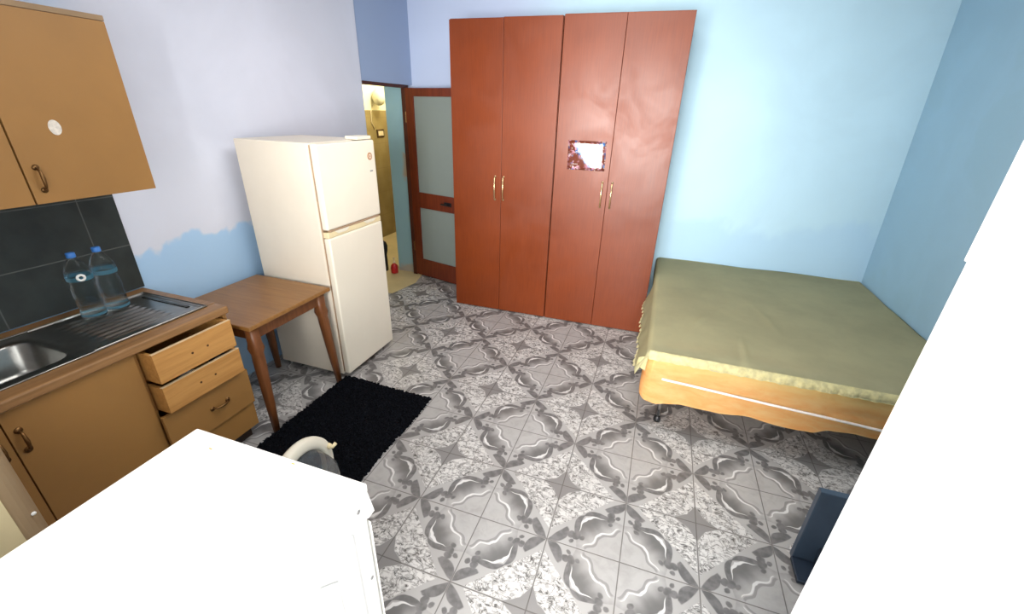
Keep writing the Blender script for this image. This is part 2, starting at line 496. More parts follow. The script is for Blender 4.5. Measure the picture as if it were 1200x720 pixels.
bm = N(); box(bm, L - .235, L - .14, -.028, -.019, .865, .905, .003); tube(bm, [(L - .165, -.02, .885), (L - .165, -.06, .885), (L - .25, -.062, .885)], .008)
child_local('handle', bm, 'black_plastic', d2)
for zz in (.35, 1.7):
    bm = N(); tube(bm, [(-.004, -.022, zz - .05), (-.004, -.022, zz + .05)], .008); child_local('hinge', bm, 'bronze', d2)

# front door leaf, open beside the viewpoint
d1 = bpy.data.objects.new('door_1', None); C.objects.link(d1); d1.location = (2.965, -1.49, 0)
tag(d1, 'white entrance door leaf standing open at the right edge', 'door', kind='structure')
bm = N(); box(bm, -.022, .022, 0, .775, .01, 2.12, .002)
child_local('door_leaf', bm, 'front_door', d1)
bm = N(); box(bm, -.024, -.02, .70, .7765, 1.648, 2.1, .001); child_local('edge_strip', bm, 'front_door', d1)
bm = N(); box(bm, -.027, -.021, .695, .735, .86, 1.005, .002); tube(bm, [(-.024, .715, .965), (-.07, .715, .965), (-.073, .61, .965)], .009)
child_local('handle', bm, 'chrome', d1)
for zz in (.3, 1.1, 1.85):
    bm = N(); tube(bm, [(-.026, .0, zz - .05), (-.026, .0, zz + .05)], .008); child_local('hinge', bm, 'chrome', d1)

# ================================================================== WARDROBES
WD = .54
def bow_handle(bm, x, y, z0, z1, out=-1):
    """bow handle on a face looking to -y"""
    tube(bm, [(x, y, z0), (x, y + out * .022, z0 + .01), (x, y + out * .028, (z0 + z1) / 2), (x, y + out * .022, z1 - .01), (x, y, z1)], [.005, .006, .005, .006, .005], 8)
    for z in (z0, z1): tube(bm, [(x, y, z), (x, y + out * .006, z)], .009, 10)
def wardrobe(label, x0, w, y, rz, hx, hz, top, step):
    t = thing('wardrobe', label, 'wardrobe', (x0, y, 0), 'wardrobes against the back wall')
    t.rotation_euler = (0, 0, rz)
    bm = N()
    box(bm, 0, .018, .02, WD, 0, top, .001); box(bm, w - .018, w, .02, WD, 0, top, .001)
    box(bm, .018, w - .018, .02, WD, top - .02, top, 0); box(bm, .018, w - .018, .03, WD, .06, .08, 0)
    box(bm, .018, w - .018, WD - .012, WD - .002, .08, top - .02); box(bm, .018, w - .018, .03, .045, 0.0, .06)
    child_local('carcass', bm, 'wardrobe', t)
    half = w / 2
    for k in range(2):
        a = .001 + k * half; c = a + half - .003
        st = step if k == 1 else 0
        bm = N(); box(bm, a, c, 0, .019, .008, top - .008 + st, .0015)
        d = child_local('door', bm, 'wardrobe', t)
        bm = N(); bow_handle(bm, hx[k] - x0, 0, *hz)
        child_local('handle', bm, 'gold', d, True)
        if x0 > 1.5 and k == 0:
            bm = N()
            grid(bm, 12, 10, lambda a_, b_: Vector((.105 + a_ * .300 - .006 * b_ + 0, -.0035 + .0014 * math.sin(a_ * 7 + b_ * 4), 1.372 + b_ * .22)))
            bmesh.ops.solidify(bm, geom=bm.faces[:], thickness=.001)
            child_local('sticker', bm, 'sticker', d, True, 'square glossy sticker of small pink and blue flowers')
    return t
RZ = .020
wardrobe('left red-brown double-door wardrobe next to the glazed inner door', .832, .907, 2.230, .020, (1.232, 1.308), (1.075, 1.27), 2.428, .008)
wardrobe('right red-brown double-door wardrobe with a flower sticker beside the bed', 1.748, .890, 2.246, .020, (2.150, 2.228), (1.09, 1.288), 2.438, .004)

# ================================================================== FRIDGE
FX0, FX1, FY0, FY1, FH = .105, .655, .735, 1.285, 1.590
t = thing('refrigerator', 'cream two-door refrigerator standing between the small table and doorway', 'fridge', (.35, 1.0, 0))
obj('body', B(FX0, FX1, FY0, FY1, .03, FH, .006), 'fridge_side', t)
for x in (.12, .6):
    for y in (FY0 + .05, FY1 - .05):
        bm = N(); tube(bm, [(x, y, 0), (x, y, .035)], .02, 12); obj('foot', bm, 'black_plastic', t)
obj('door_gasket', B(FX1 + .0005, FX1 + .012, FY0 + .008, FY1 - .008, .05, FH - .012), 'gasket', t)
fd = obj('freezer_door', B(FX1 + .012, .712, FY0, FY1, 1.085, FH - .004, .014, 4), 'fridge', t)
obj('handle_recess', B(.690, .7105, FY0 + .02, FY1 - .02, 1.073, 1.0845, .002), 'gasket', fd)
rd = obj('refrigerator_door', B(FX1 + .012, .712, FY0, FY1, .045, 1.035, .014, 4), 'fridge', t)
bm = N(); box(bm, FX1 + .012, .708, FY0 + .001, FY1 - .001, 1.036, 1.072, .006)
tr = obj('handle_strip', bm, 'fridge_trim', rd)
for a, b_ in ((FY0 + .06, FY0 + .2), (FY1 - .2, FY1 - .06)):
    bm = N(); prism(bm, [(a, 1.072), (b_, 1.072), (b_ - .03, 1.052), (a + .03, 1.052)], 0, .704, .713, .002)
    obj('finger_grip', bm, 'fridge', rd)
bm = N(); box(bm, FX1 - .05, .70, FY1 - .16, FY1 - .01, FH, FH + .022, .006); obj('hinge_cover', bm, 'fridge', t)
bm = N(); tube(bm, [(.7125, FY1 - .065, 1.485), (.7155, FY1 - .065, 1.485)], .024, 24)
bd = obj('badge', bm, plain('copper_badge', rgb(196, 150, 112), .45, metal=.2), fd, label='round copper-coloured badge')
bm = N()
for k in range(8):
    a = k * PI / 4; cy, cz = FY1 - .065 + .011 * math.cos(a), 1.485 + .011 * math.sin(a)
    tube(bm, [(.7156, cy, cz), (.7166, cy, cz)], .0042, 8)
obj('flower_mark', bm, plain('badge_petals', rgb(238, 222, 200), .5), bd)
bm = N(); box(bm, .7122, .714, FY1 - .075, FY1 - .045, 1.385, 1.395, .001); obj('name_plate', bm, plain('grey_plate', rgb(150, 150, 150), .4), fd)

# ================================================================== SMALL TABLE
t = thing('side_table', 'small brown wooden table between the drawer cabinet and refrigerator', 'table', (.38, .38, 0))
TX0, TX1, TY0, TY1, TZ = .075, .685, .092, .705, .722
obj('table_top', B(TX0, TX1, TY0, TY1, TZ - .024, TZ, .005), 'table', t)
bm = N(); ai = .055
for a in ((TX0 + ai, TX1 - ai, TY0 + ai - .01, TY0 + ai + .01), (TX0 + ai, TX1 - ai, TY1 - ai - .01, TY1 - ai + .01),
          (TX0 + ai - .01, TX0 + ai + .01, TY0 + ai, TY1 - ai), (TX1 - ai - .01, TX1 - ai + .01, TY0 + ai, TY1 - ai)):
    box(bm, *a, TZ - .105, TZ - .024)
obj('apron', bm, 'table_leg', t)
for sx in (0, 1):
    for sy in (0, 1):
        x = TX1 - ai if sx else TX0 + ai; y = TY1 - ai if sy else TY0 + ai
        dx = .028 if sx else -.02; dy = .03 if sy else -.022
        bm = N()
        n = 12; prof = [(0, .030, 1), (.10, .030, 1), (.135, .036, 1), (.17, .027, 1), (.22, .030, 1), (.5, .024, 1), (TZ - .024, .0165, 1)]
        rings = []
        for h_, r, _ in prof:
            k = max(0, (h_ - .10)) / (TZ - .124)
            cx, cy = x + dx * k, y + dy * k
            ring = []
            for q in range(n):
                a = 2 * PI * (q + .5) / n
                c_, s_ = math.cos(a), math.sin(a)
                e = .55 if h_ < .2 else .75
                px = math.copysign(abs(c_) ** e, c_) * r; py = math.copysign(abs(s_) ** e, s_) * r
                ring.append(bm.verts.new((cx + px, cy + py, TZ - .024 - h_)))
            rings.append(ring)
        for A, Bq in zip(rings, rings[1:]):
            for q in range(n): bm.faces.new((A[q], Bq[q], Bq[(q + 1) % n], A[(q + 1) % n]))
        bm.faces.new(rings[0]); bm.faces.new(rings[-1][::-1])
        obj('leg', bm, 'table_leg', t, True)

# ================================================================== KITCHEN, upper
t = thing('wall_cabinet', 'orange-brown upper cabinet hanging above the black tiles', 'cabinet', (.15, -.4, 1.41))
UZ0, UZ1, UY1, UX = 1.408, 2.08, .082, .332
bm = N(); 
box(bm, .0005, UX - .02, UY1 - .018, UY1 - .002, UZ0 + .005, UZ1 - .005, .001)
obj('side_panel', bm, 'redbrown_edge', t)
bm = N(); UYL = -.80
box(bm, .0005, UX - .02, UYL, UY1 - .018, UZ1 - .024, UZ1 - .006); box(bm, .0005, UX - .02, UYL, UY1 - .018, UZ0 + .006, UZ0 + .024)
box(bm, .0005, UX - .02, UYL, UYL + .018, UZ0 + .024, UZ1 - .024); box(bm, .0005, .008, UYL + .018, UY1 - .018, UZ0 + .024, UZ1 - .024)
obj('carcass', bm, 'laminate', t)
obj('top_trim', B(UX - .03, UX + .003, UYL, UY1, UZ1 - .006, UZ1 + .014, .003), 'laminate_top', t)
for a, c, hy in ((-.355, UY1, -.318), (UYL, -.361, -.76)):
    d = obj('door', B(UX - .019, UX, a, c, UZ0, UZ1 - .007, .0015), 'laminate', t)
    bm = N()
    tube(bm, [(UX, hy, 1.458), (UX + .02, hy, 1.47), (UX + .024, hy, 1.50), (UX + .02, hy, 1.53), (UX, hy, 1.542)], [.004, .005, .007, .005, .004], 8)
    for z in (1.458, 1.542): tube(bm, [(UX, hy, z), (UX + .004, hy, z)], .011, 10)
    obj('handle', bm, 'bronze', d, True)
    if a > -.4:
        bm = N()
        tube(bm, [(UX, -.212, 1.68), (UX + .002, -.212, 1.68)], .022, 24)
        for v_ in bm.verts: v_.co.z = 1.68 + (v_.co.z - 1.68) * 1.25; v_.co.y = -.212 + (v_.co.y + .212) * .9
        bmesh.ops.recalc_face_normals(bm, faces=bm.faces[:])
        obj('sticker', bm, plain('pale_oval_sticker', rgb(216, 208, 196), .5, var=.15, scale=60), d, label='pale oval sticker')

# ================================================================== KITCHEN, lower
CZ = .856; CT = .042; CX = .625
obj_w = obj('worktop', N() if False else B(.0125, .10, -1.25, .060, CZ - CT, CZ, .002), 'worktop')
# rebuild as a real top with an opening for the sink
bpy.data.objects.remove(obj_w)
SX0, SX1, SY0, SY1 = .095, .545, -1.15, .010      # sink cut-out
bm = N()
box(bm, .0125, SX0 + .012, -1.25, .060, CZ - CT, CZ, .002)
box(bm, SX1 - .012, CX, -1.25, .060, CZ - CT, CZ, .012, 4)
box(bm, SX0 + .011, SX1 - .011, SY1 - .012, .060, CZ - CT, CZ, .002)
box(bm, SX0 + .011, SX1 - .011, -1.25, SY0 + .012, CZ - CT, CZ, .002)
o = obj('worktop', bm, 'worktop'); tag(o, 'brown wood-look worktop holding the steel sink', 'worktop')

# inset sink with drainboard
t = thing('kitchen_sink', 'stainless steel sink with ribbed drainboard set into the worktop', 'sink', (.32, -.5, CZ))
BY0, BY1, BX0, BX1 = -1.02, -.50, .165, .495
def rr(u0, u1, v0, v1, r, n=8):
    pts = []
    for cx, cy, a0 in ((u1 - r, v1 - r, 0), (u0 + r, v1 - r, PI / 2), (u0 + r, v0 + r, PI), (u1 - r, v0 + r, 1.5 * PI)):
        for k in range(n + 1):
            a = a0 + (PI / 2) * k / n; pts.append((cx + r * math.cos(a), cy + r * math.sin(a)))
    return pts
bm = N()
zt = CZ + .004
# flat sheet as a grid with the ribs modelled in
def sheet_f(a, c):
    x = SX0 + a * (SX1 - SX0); y = BY1 + .035 + c * (SY1 - BY1 - .035)
    z = zt - .002
    edge = min(x - SX0, SX1 - x, SY1 - y)
    if edge < .012: z = zt + .006 * (1 - abs(edge - .006) / .006) if edge > .0 else zt - .003
    elif -.40 < y < -.105 and .15 < x < .49:
        f = min(1, (y + .40) / .03, (-.105 - y) / .015)
        z = zt - .004 + .0042 * f * (math.sin((x - .15) / .34 * 2 * PI * 8.5))
    else: z = zt - .004
    return Vector((x, y, z))
grid(bm, 150, 60, sheet_f)
obj('drainboard', bm, 'steel', t, True)
# shadow of the raised rim at the drainboard's right-hand end, as a dark strip
obj('rim_shadow', B(.15, .47, -.035, -.020, zt - .004, zt - .0005), 'steel_dark', t)
bm = N()
outer = rr(SX0, SX1, SY0, BY1 + .035, .004); inner = rr(BX0, BX1, BY0, BY1, .075)
lip = rr(BX0 + .008, BX1 - .008, BY0 + .008, BY1 - .008, .07); bot = rr(BX0 + .03, BX1 - .03, BY0 + .03, BY1 - .03, .06); low = rr(BX0 + .016, BX1 - .016, BY0 + .016, BY1 - .016, .066)
rings = []
for pts, z in ((outer, zt - .004), (inner, zt - .002), (lip, zt - .012), (low, zt - .12), (bot, zt - .145)):
    rings.append([bm.verts.new((p[0], p[1], z)) for p in pts])
for A, Bq in zip(rings, rings[1:]):
    k = len(A)
    for q in range(k): bm.faces.new((A[q], A[(q + 1) % k], Bq[(q + 1) % k], Bq[q]))
bm.faces.new(rings[-1])
obj('basin', bm, 'steel', t, True)
bm = N(); lathe(bm, [(.0, zt - .1448), (.03, zt - .144), (.036, zt - .143), (.038, zt - .1445)], .33, -.76, 24, False); obj('drain', bm, 'chrome', t, True)
bm = N()
tube(bm, [(SX0, SY0, zt), (SX0, SY1, zt), (SX1, SY1, zt), (SX1, SY0, zt)], .004, 8, closed=True)
obj('rim', bm, 'steel', t, True)

# cabinet under the sink
t = thing('sink_cabinet', 'orange-brown base cabinet with two doors below the sink', 'cabinet', (.3, -.8, 0))
DX = .600
bm = N(); CZU = CZ - CT - .001
box(bm, .013, DX - .02, -.398, -.380, .10, CZU); box(bm, .013, DX - .02, -1.25, -1.232, .10, CZU)
box(bm, .013, DX - .02, -1.232, -.398, .10, .118); box(bm, .013, .02, -1.232, -.398, .118, CZU - .002)
obj('carcass', bm, 'laminate', t)
obj('plinth', B(.06, DX - .06, -1.25, -.38, 0, .10), 'dark_gap', t)
for a, c, hy in ((-.803, -.379, -.775), (-1.24, -.807, -.835)):
    d = obj('door', B(DX - .019, DX, a, c, .105, CZU - .004, .0015), 'laminate', t)
    bm = N(); z0, z1 = .638, .722
    tube(bm, [(DX, hy, z0), (DX + .02, hy, z0 + .012), (DX + .025, hy, (z0 + z1) / 2), (DX + .02, hy, z1 - .012), (DX, hy, z1)], [.004, .005, .007, .005, .004], 8)
    for z in (z0, z1): tube(bm, [(DX, hy, z), (DX + .004, hy, z)], .012, 10)
    obj('handle', bm, 'bronze', d, True)

# drawer cabinet
t = thing('drawer_cabinet', 'wooden cabinet of four drawers, upper two without fronts and pulled open', 'cabinet', (.3, -.15, 0))
bm = N()
box(bm, .013, DX - .005, .040, .058, .10, CZU); box(bm, .013, DX - .02, -.379, -.361, .10, CZU)
box(bm, .013, DX - .02, -.361, .040, .10, .118); box(bm, .013, .02, -.361, .040, .118, CZU - .002)
obj('carcass', bm, 'laminate', t)
obj('plinth', B(.06, DX - .06, -.379, .058, 0, .10), 'dark_gap', t)
def drawer_box(bm, xf, y0, y1, z0, z1, depth=.45, th=.014):
    box(bm, xf - th, xf, y0, y1, z0, z1, .0012); box(bm, xf - depth, xf - depth + th, y0, y1, z0, z1 - .01)
    box(bm, xf - depth + th, xf - th, y0, y0 + th, z0, z1 - .004); box(bm, xf - depth + th, xf - th, y1 - th, y1, z0, z1 - .004)
    box(bm, xf - depth + th, xf - th, y0 + th, y1 - th, z0 + .006, z0 + .012)
def holes(xf, ys, z, parent):
    for y in ys:
        bm = N(); tube(bm, [(xf - .002, y, z), (xf + .0008, y, z)], .0055, 12); obj('screw_hole', bm, 'screw_hole', parent)
bm = N(); drawer_box(bm, .662, -.350, .024, .652, .798)
d = obj('drawer', bm, 'pine', t, label='open pine drawer box without its front'); holes(.662, (-.19, -.115), .725, d)
obj('top_edge', B(.648, .6625, -.350, .024, .798, .7995), 'pine_edge', d)
bm = N(); drawer_box(bm, .655, -.352, .034, .492, .628)
d = obj('drawer', bm, 'pine', t, label='open pine drawer box without its front'); holes(.655, (-.19, -.115), .56, d)
obj('top_edge', B(.641, .6555, -.352, .034, .628, .6295), 'pine_edge', d)
def front_drawer(xf, y0, y1, z0, z1, handle, tilt=0):
    bm = N(); drawer_box(bm, xf - .018, y0 + .025, y1 - .03, z0 + .02, z1 - .05, .4)
    d = obj('drawer', bm, 'pine', t)
    bm = N(); box(bm, xf - .018, xf, y0, y1, z0, z1, .0015)
    f_ = obj('drawer_front', bm, 'laminate', d)
    if handle:
        bm = N(); y = (y0 + y1) / 2 + .035; z = (z0 + z1) / 2 + .005
        tube(bm, [(xf, y - .042, z), (xf + .02, y - .03, z), (xf + .025, y, z), (xf + .02, y + .03, z), (xf, y + .042, z)], [.004, .005, .007, .005, .004], 8)
        for q in (-.042, .042): tube(bm, [(xf, y + q, z), (xf + .004, y + q, z)], .012, 10)
        h_ = obj('handle', bm, 'bronze', d, True)
    return d
front_drawer(.626, -.376, .066, .262, .472, True)
front_drawer(.612, -.374, .064, .105, .252, False)
# paper and a dark box lying in the second drawer
bm = N(); grid(bm, 10, 6, lambda a, c: Vector((.60 + c * .036, -.27 + a * .15, .585 + .012 * math.sin(a * 6) + .045 * c)))
bmesh.ops.solidify(bm, geom=bm.faces[:], thickness=.001)
o = obj('paper', bm, 'paper', None, True); tag(o, 'crumpled white paper lying in the second open drawer', 'paper')
o = obj('small_box', B(.585, .638, -.085, -.03, .5045, .632, .003), 'black_plastic'); tag(o, 'small black box sticking up in the second open drawer', 'box')

# ================================================================== WATER BOTTLES
def bottle(label, x, y, rot, ring):
    z0 = zt + .0005
    t = thing('water_bottle', label, 'bottle', (x, y, z0), 'water bottles on the drainboard')
    P = [(.030, 0), (.040, .003), (.0455, .012), (.0455, .04), (.043, .048), (.0455, .056), (.0455, .085), (.042, .095), (.0455, .105), (.0455, .15),
         (.0400, .162), (.0400, .175), (.0460, .19), (.0460, .215), (.043, .235), (.034, .258), (.022, .276), (.0145, .286), (.0145, .300)]
    bm = N(); lathe(bm, P, x, y, 28, False)
    bm.faces.ensure_lookup_table()
    for v in bm.verts: v.co.z += z0
    child = obj('bottle_body', bm, 'pet', t, True)
    bm = N(); W = [(max(.002, r - .003), z + .003) for r, z in P if z < .225]
    lathe(bm, W, x, y, 24); 
    for v in bm.verts: v.co.z += z0
    obj('water', bm, 'water', t, True)
    bm = N(); lathe(bm, [(.0158, .288), (.0165, .290), (.0165, .306), (.015, .309), (.001, .3095)], x, y, 20, True)
    for v in bm.verts: v.co.z += z0
    obj('cap', bm, 'blue_cap', t, True)
    bm = N(); lathe(bm, [(.0463, .187), (.0468, .190), (.0468, .203), (.0463, .206)], x, y, 28, False)
    for v in bm.verts: v.co.z += z0
    obj('label_band', bm, 'label_film', t, True)
    bm = N(); lathe(bm, [(.0462, .016), (.0464, .018), (.0464, .026), (.0462, .028)], x, y, 28, False)
    for v in bm.verts: v.co.z += z0
    obj('base_band', bm, 'label_film', t, True)
    if ring:
        bm = N(); a = -.35; r = .049
        cx, cy = x + r * math.cos(a), y + r * math.sin(a)
        n_ = Vector((math.cos(a), math.sin(a), 0)); s_ = Vector((-math.sin(a), math.cos(a), 0))
        tube(bm, [Vector((cx, cy, z0 + .205)) + s_ * .012 * math.cos(k * PI / 10) + Vector((0, 0, .012 * math.sin(k * PI / 10))) for k in range(20)], .005, 8, closed=True)
        obj('tag', bm, 'white_cap', t, True, 'white ring-shaped tag')
bottle('clear water bottle on the drainboard with a white ring tag, nearer the sink', .195, -.262, 0, True)
bottle('clear water bottle on the drainboard nearer the worktop end, no tag', .195, -.166, 0, False)

# ================================================================== WASHING MACHINE
WX0, WX1, WY0, WY1, WZ = 1.335, 1.965, -1.21, -.650, .855
t = thing('washing_machine', 'white front-loading washing machine with open porthole door', 'washing machine', (1.65, -.93, 0))
obj('body', B(WX0 + .006, WX1 - .006, WY0 + .01, WY1 - .01, .025, WZ - .028, .004), 'washer_side', t)
tp = obj('top_panel', B(WX0, WX1, WY0, WY1 + .004, WZ - .028, WZ, .006, 3), 'washer', t)
for x, y in ((1.72, WY1 - .012), (1.45, WY1 - .05)): obj('rust_spot', B(x, x + .012, y, y + .004, WZ - .0015, WZ + .0003), 'rust', tp)
# embossed ribs and panel on the right side
bm = N()
xs = WX1 - .0065
prism(bm, [(-.735, .10), (-.725, .10), (-.725, .745), (-.735, .745)], 0, xs, xs + .005, .0015)
prism(bm, [(-1.125, .10), (-.80, .10), (-.80, .66), (-.85, .71), (-1.125, .71)], 0, xs, xs + .0035, .0015)
obj('side_emboss', bm, 'washer_side', t)
for y, z in ((-.69, .79), (-.68, .5)):
    bm = N(); tube(bm, [(xs, y, z), (xs + .003, y, z)], .006, 10); obj('side_screw', bm, 'chrome', t)
# control fascia and front panel with round opening
bm = N(); prism(bm, [(WY1 - .012, WZ - .03), (WY1 + .004, WZ - .03), (WY1 + .022, WZ - .125), (WY1 - .012, WZ - .125)], 0, WX0 + .002, WX1 - .002, .003)
fa = obj('control_fascia', bm, 'washer', t)
obj('detergent_drawer', B(WX0 + .03, WX0 + .19, WY1 - .01, WY1 + .018, WZ - .112, WZ - .05, .003), 'washer', fa)
bm = N(); tube(bm, [(1.82, WY1 + .005, WZ - .08), (1.82, WY1 + .034, WZ - .076)], .026, 24); obj('dial', bm, 'washer_ring', fa)
bm = N()
cxp, czp, rp = 1.65, .395, .165
rect = []
K = 48
front = []; hole = []; hole_b = []
for q in range(K):
    a = 2 * PI * q / K; c_, s_ = math.cos(a), math.sin(a)
    hole.append(bm.verts.new((cxp + rp * c_, WY1 + .002, czp + rp * s_)))
    hole_b.append(bm.verts.new((cxp + (rp - .015) * c_, WY1 - .05, czp + (rp - .015) * s_)))
    kx = min((WX1 - .006 - cxp) / abs(c_) if abs(c_) > 1e-6 else 9, 9)
    lim = (WZ - .126 - czp) if s_ > 0 else (czp - .03)
    kz = lim / abs(s_) if abs(s_) > 1e-6 else 9
    k_ = min(kx, kz); front.append(bm.verts.new((cxp + k_ * c_, WY1 + .002, czp + k_ * s_)))
for q in range(K):
    r_ = (q + 1) % K
    bm.faces.new((front[q], front[r_], hole[r_], hole[q])); bm.faces.new((hole[q], hole[r_], hole_b[r_], hole_b[q]))
obj('front_panel', bm, 'washer', t)
bm = N(); tube(bm, [(cxp + (rp - .02) * math.cos(2 * PI * q / 40), WY1 - .012, czp + (rp - .02) * math.sin(2 * PI * q / 40)) for q in range(40)], .016, 10, closed=True)
obj('gasket', bm, 'rubber', t, True)
bm = N()
dr = [[bm.verts.new((cxp + r * math.cos(2 * PI * q / 32), y, czp + r * math.sin(2 * PI * q / 32))) for q in range(32)] for r, y in ((.14, WY1 - .02), (.145, WY1 - .06), (.145, WY1 - .35))]
for A, Bq in zip(dr, dr[1:]):
    for q in range(32): bm.faces.new((A[q], A[(q + 1) % 32], Bq[(q + 1) % 32], Bq[q]))
bm.faces.new(dr[-1]); obj('drum', bm, 'drum', t, True)
for x in (WX0 + .06, WX1 - .06):
    for y in (WY0 + .07, WY1 - .07):
        bm = N(); tube(bm, [(x, y, 0), (x, y, .03)], .022, 12); obj('foot', bm, 'black_plastic', t)
# the open porthole door, hinged on the left
DOOR_R = .200; HX, HY, HZ = 1.455, WY1 + .022, .395; DA = math.radians(97)
dirv = Vector((math.cos(DA), math.sin(DA), 0)); nrm = Vector((math.sin(DA), -math.cos(DA), 0))   # nrm: inner (bowl) side
cen = Vector((HX, HY, HZ)) + dirv * (DOOR_R + .012)
def dp(r, a, off): return cen + (dirv * math.cos(a) + Vector((0, 0, 1)) * math.sin(a)) * r + nrm * off
def ring_rev(bm, prof, n=48, close=False):
    rg = [[bm.verts.new(dp(r, 2 * PI * q / n, o_)) for q in range(n)] for r, o_ in prof]
    seq = list(zip(rg, rg[1:])) + ([(rg[-1], rg[0])] if close else [])
    for A, Bq in seq:
        for q in range(n): bm.faces.new((A[q], A[(q + 1) % n], Bq[(q + 1) % n], Bq[q]))
    bmesh.ops.recalc_face_normals(bm, faces=bm.faces[:])
    return rg
bm = N(); ring_rev(bm, [(.200, -.010), (.196, -.020), (.182, -.024), (.155, -.018), (.150, -.006), (.150, .012), (.160, .018), (.194, .016), (.200, .008)], close=True)
pd = obj('porthole_door', bm, 'washer_ring', t, True)
bm = N(); rg = ring_rev(bm, [(.152, .002), (.150, .02), (.142, .05), (.128, .085), (.105, .105), (.06, .112), (.01, .114)]); bm.faces.new(rg[-1])
obj('glass_bowl', bm, 'porthole', pd, True)
bm = N()
lc = dp(.185, math.radians(20), 0)
tube(bm, [dp(.186, math.radians(20), .014), dp(.186, math.radians(20), .035), dp(.205, math.radians(20), .040)], .008, 10)
tube(bm, [dp(.176, math.radians(20), .016), dp(.196, math.radians(20), .016)], .012, 10)
obj('latch', bm, 'fridge_trim', pd, True)
bm = N(); tube(bm, [(HX, HY - .004, HZ - .06), (HX, HY - .004, HZ + .06)], .012, 12); tube(bm, [dp(.19, PI - .2, 0), Vector((HX, HY, HZ + .03))], .009, 8); tube(bm, [dp(.19, PI + .2, 0), Vector((HX, HY, HZ - .03))], .009, 8)
obj('hinge', bm, 'chrome', pd, True)

# ================================================================== BEIGE BIN beside the washing machine
t = thing('storage_bin', 'tall beige plastic bin at the left edge between washing machine and cabinets', 'bin', (.83, -1.1, 0))
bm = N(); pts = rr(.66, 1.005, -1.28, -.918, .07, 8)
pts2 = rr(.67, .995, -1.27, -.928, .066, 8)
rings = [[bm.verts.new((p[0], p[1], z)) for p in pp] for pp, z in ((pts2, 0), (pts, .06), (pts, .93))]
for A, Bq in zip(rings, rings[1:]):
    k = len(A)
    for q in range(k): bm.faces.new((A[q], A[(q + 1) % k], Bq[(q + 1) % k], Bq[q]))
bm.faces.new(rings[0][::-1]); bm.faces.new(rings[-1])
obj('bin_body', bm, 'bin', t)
obj('front_panel', B(1.0045, 1.010, -1.268, -.985, .05, .92, .002), plain('cream_lit_face', rgb(212, 198, 158), .5, var=.1, scale=3), t, label='cream panel painted as the lit face of the bin')  # lit side of the bin, put in as a paler slab
bm = N(); lidp = rr(.654, 1.011, -1.286, -.912, .074, 8); lidq = rr(.68, .985, -1.26, -.938, .06, 8)
rings = [[bm.verts.new((p[0], p[1], z)) for p in pp] for pp, z in ((lidp, .93), (lidp, .96), (lidq, .995))]
for A, Bq in zip(rings, rings[1:]):
    k = len(A)
    for q in range(k): bm.faces.new((A[q], A[(q + 1) % k], Bq[(q + 1) % k], Bq[q]))
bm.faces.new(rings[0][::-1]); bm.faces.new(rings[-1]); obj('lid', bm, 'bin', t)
bm = N(); lathe(bm, [(.001, -.004), (.006, -.002), (.006, .0)], 0, 0, 10)
for v in bm.verts: v.co = Vector((.994 - v.co.z * 1.2, -.943 + v.co.x, .668 + v.co.y))
obj('button', bm, 'white_cap', t)

# ================================================================== BLACK SHAGGY MAT
bm = N(); MX0, MX1, MY0, MY1 = .662, 1.358, -.45, .742
nx, ny = 120, 200
def mat_f(a, c):
    i = round(a * nx); j = round(c * ny)
    e = min(i, nx - i, j, ny - j)
    x = MX0 + a * (MX1 - MX0); y = MY0 + c * (MY1 - MY0)
    x += .006 * math.sin(c * 9) * (1 if a > .5 else .6); y += .008 * math.sin(a * 5 + 1)
    j_ = .004 if e > 1 else .009
    z = .001 if e == 0 else random.uniform(.010, .024)
    return Vector((x + random.uniform(-j_, j_), y + random.uniform(-j_, j_), z))
grid(bm, nx, ny, mat_f)
o = obj('floor_mat', bm, 'mat', None); tag(o, 'black shaggy mat on the tiles in front of the small table', 'mat')

# ================================================================== BED
BXa, BXb, BYa, BYb, BZ = 2.69, 4.335, .985, 2.865, .53
t = thing('bed', 'low double bed on metal legs in the right-hand corner', 'bed', (3.5, 1.9, 0))
obj('mattress', B(BXa + .06, BXb, BYa + .11, BYb, .3315, BZ, .03, 3), 'mattress', t, True)
bm = N()
z = .30
for a in (((BXa + .03, BYa + .03), (BXb - .02, BYa + .03)), ((BXb - .02, BYa + .03), (BXb - .02, BYb - .03)), ((BXb - .02, BYb - .03), (BXa + .03, BYb - .03)), ((BXa + .03, BYb - .03), (BXa + .03, BYa + .03))):
    box(bm, min(a[0][0], a[1][0]) - .015, max(a[0][0], a[1][0]) + .015, min(a[0][1], a[1][1]) - .015, max(a[0][1], a[1][1]) + .015, z - .015, z + .03, .002)
for k in range(11):
    y = BYa + .16 + k * .155; box(bm, BXa + .03, BXb - .03, y - .03, y + .03, z + .012, z + .0305)
obj('bed_frame', bm, 'steel_dark', t)
for x in (2.815, 4.24):
    for y in (1.062, 2.78):
        bm = N(); tube(bm, [(x, y, .035), (x, y, .29)], .0155, 14); lg = obj('leg', bm, 'chrome', t, True)
        bm = N(); lathe(bm, [(.022, 0.0), (.023, .016), (.018, .034), (.0165, .038)], x, y, 16); obj('foot_cap', bm, 'black_plastic', lg, True)
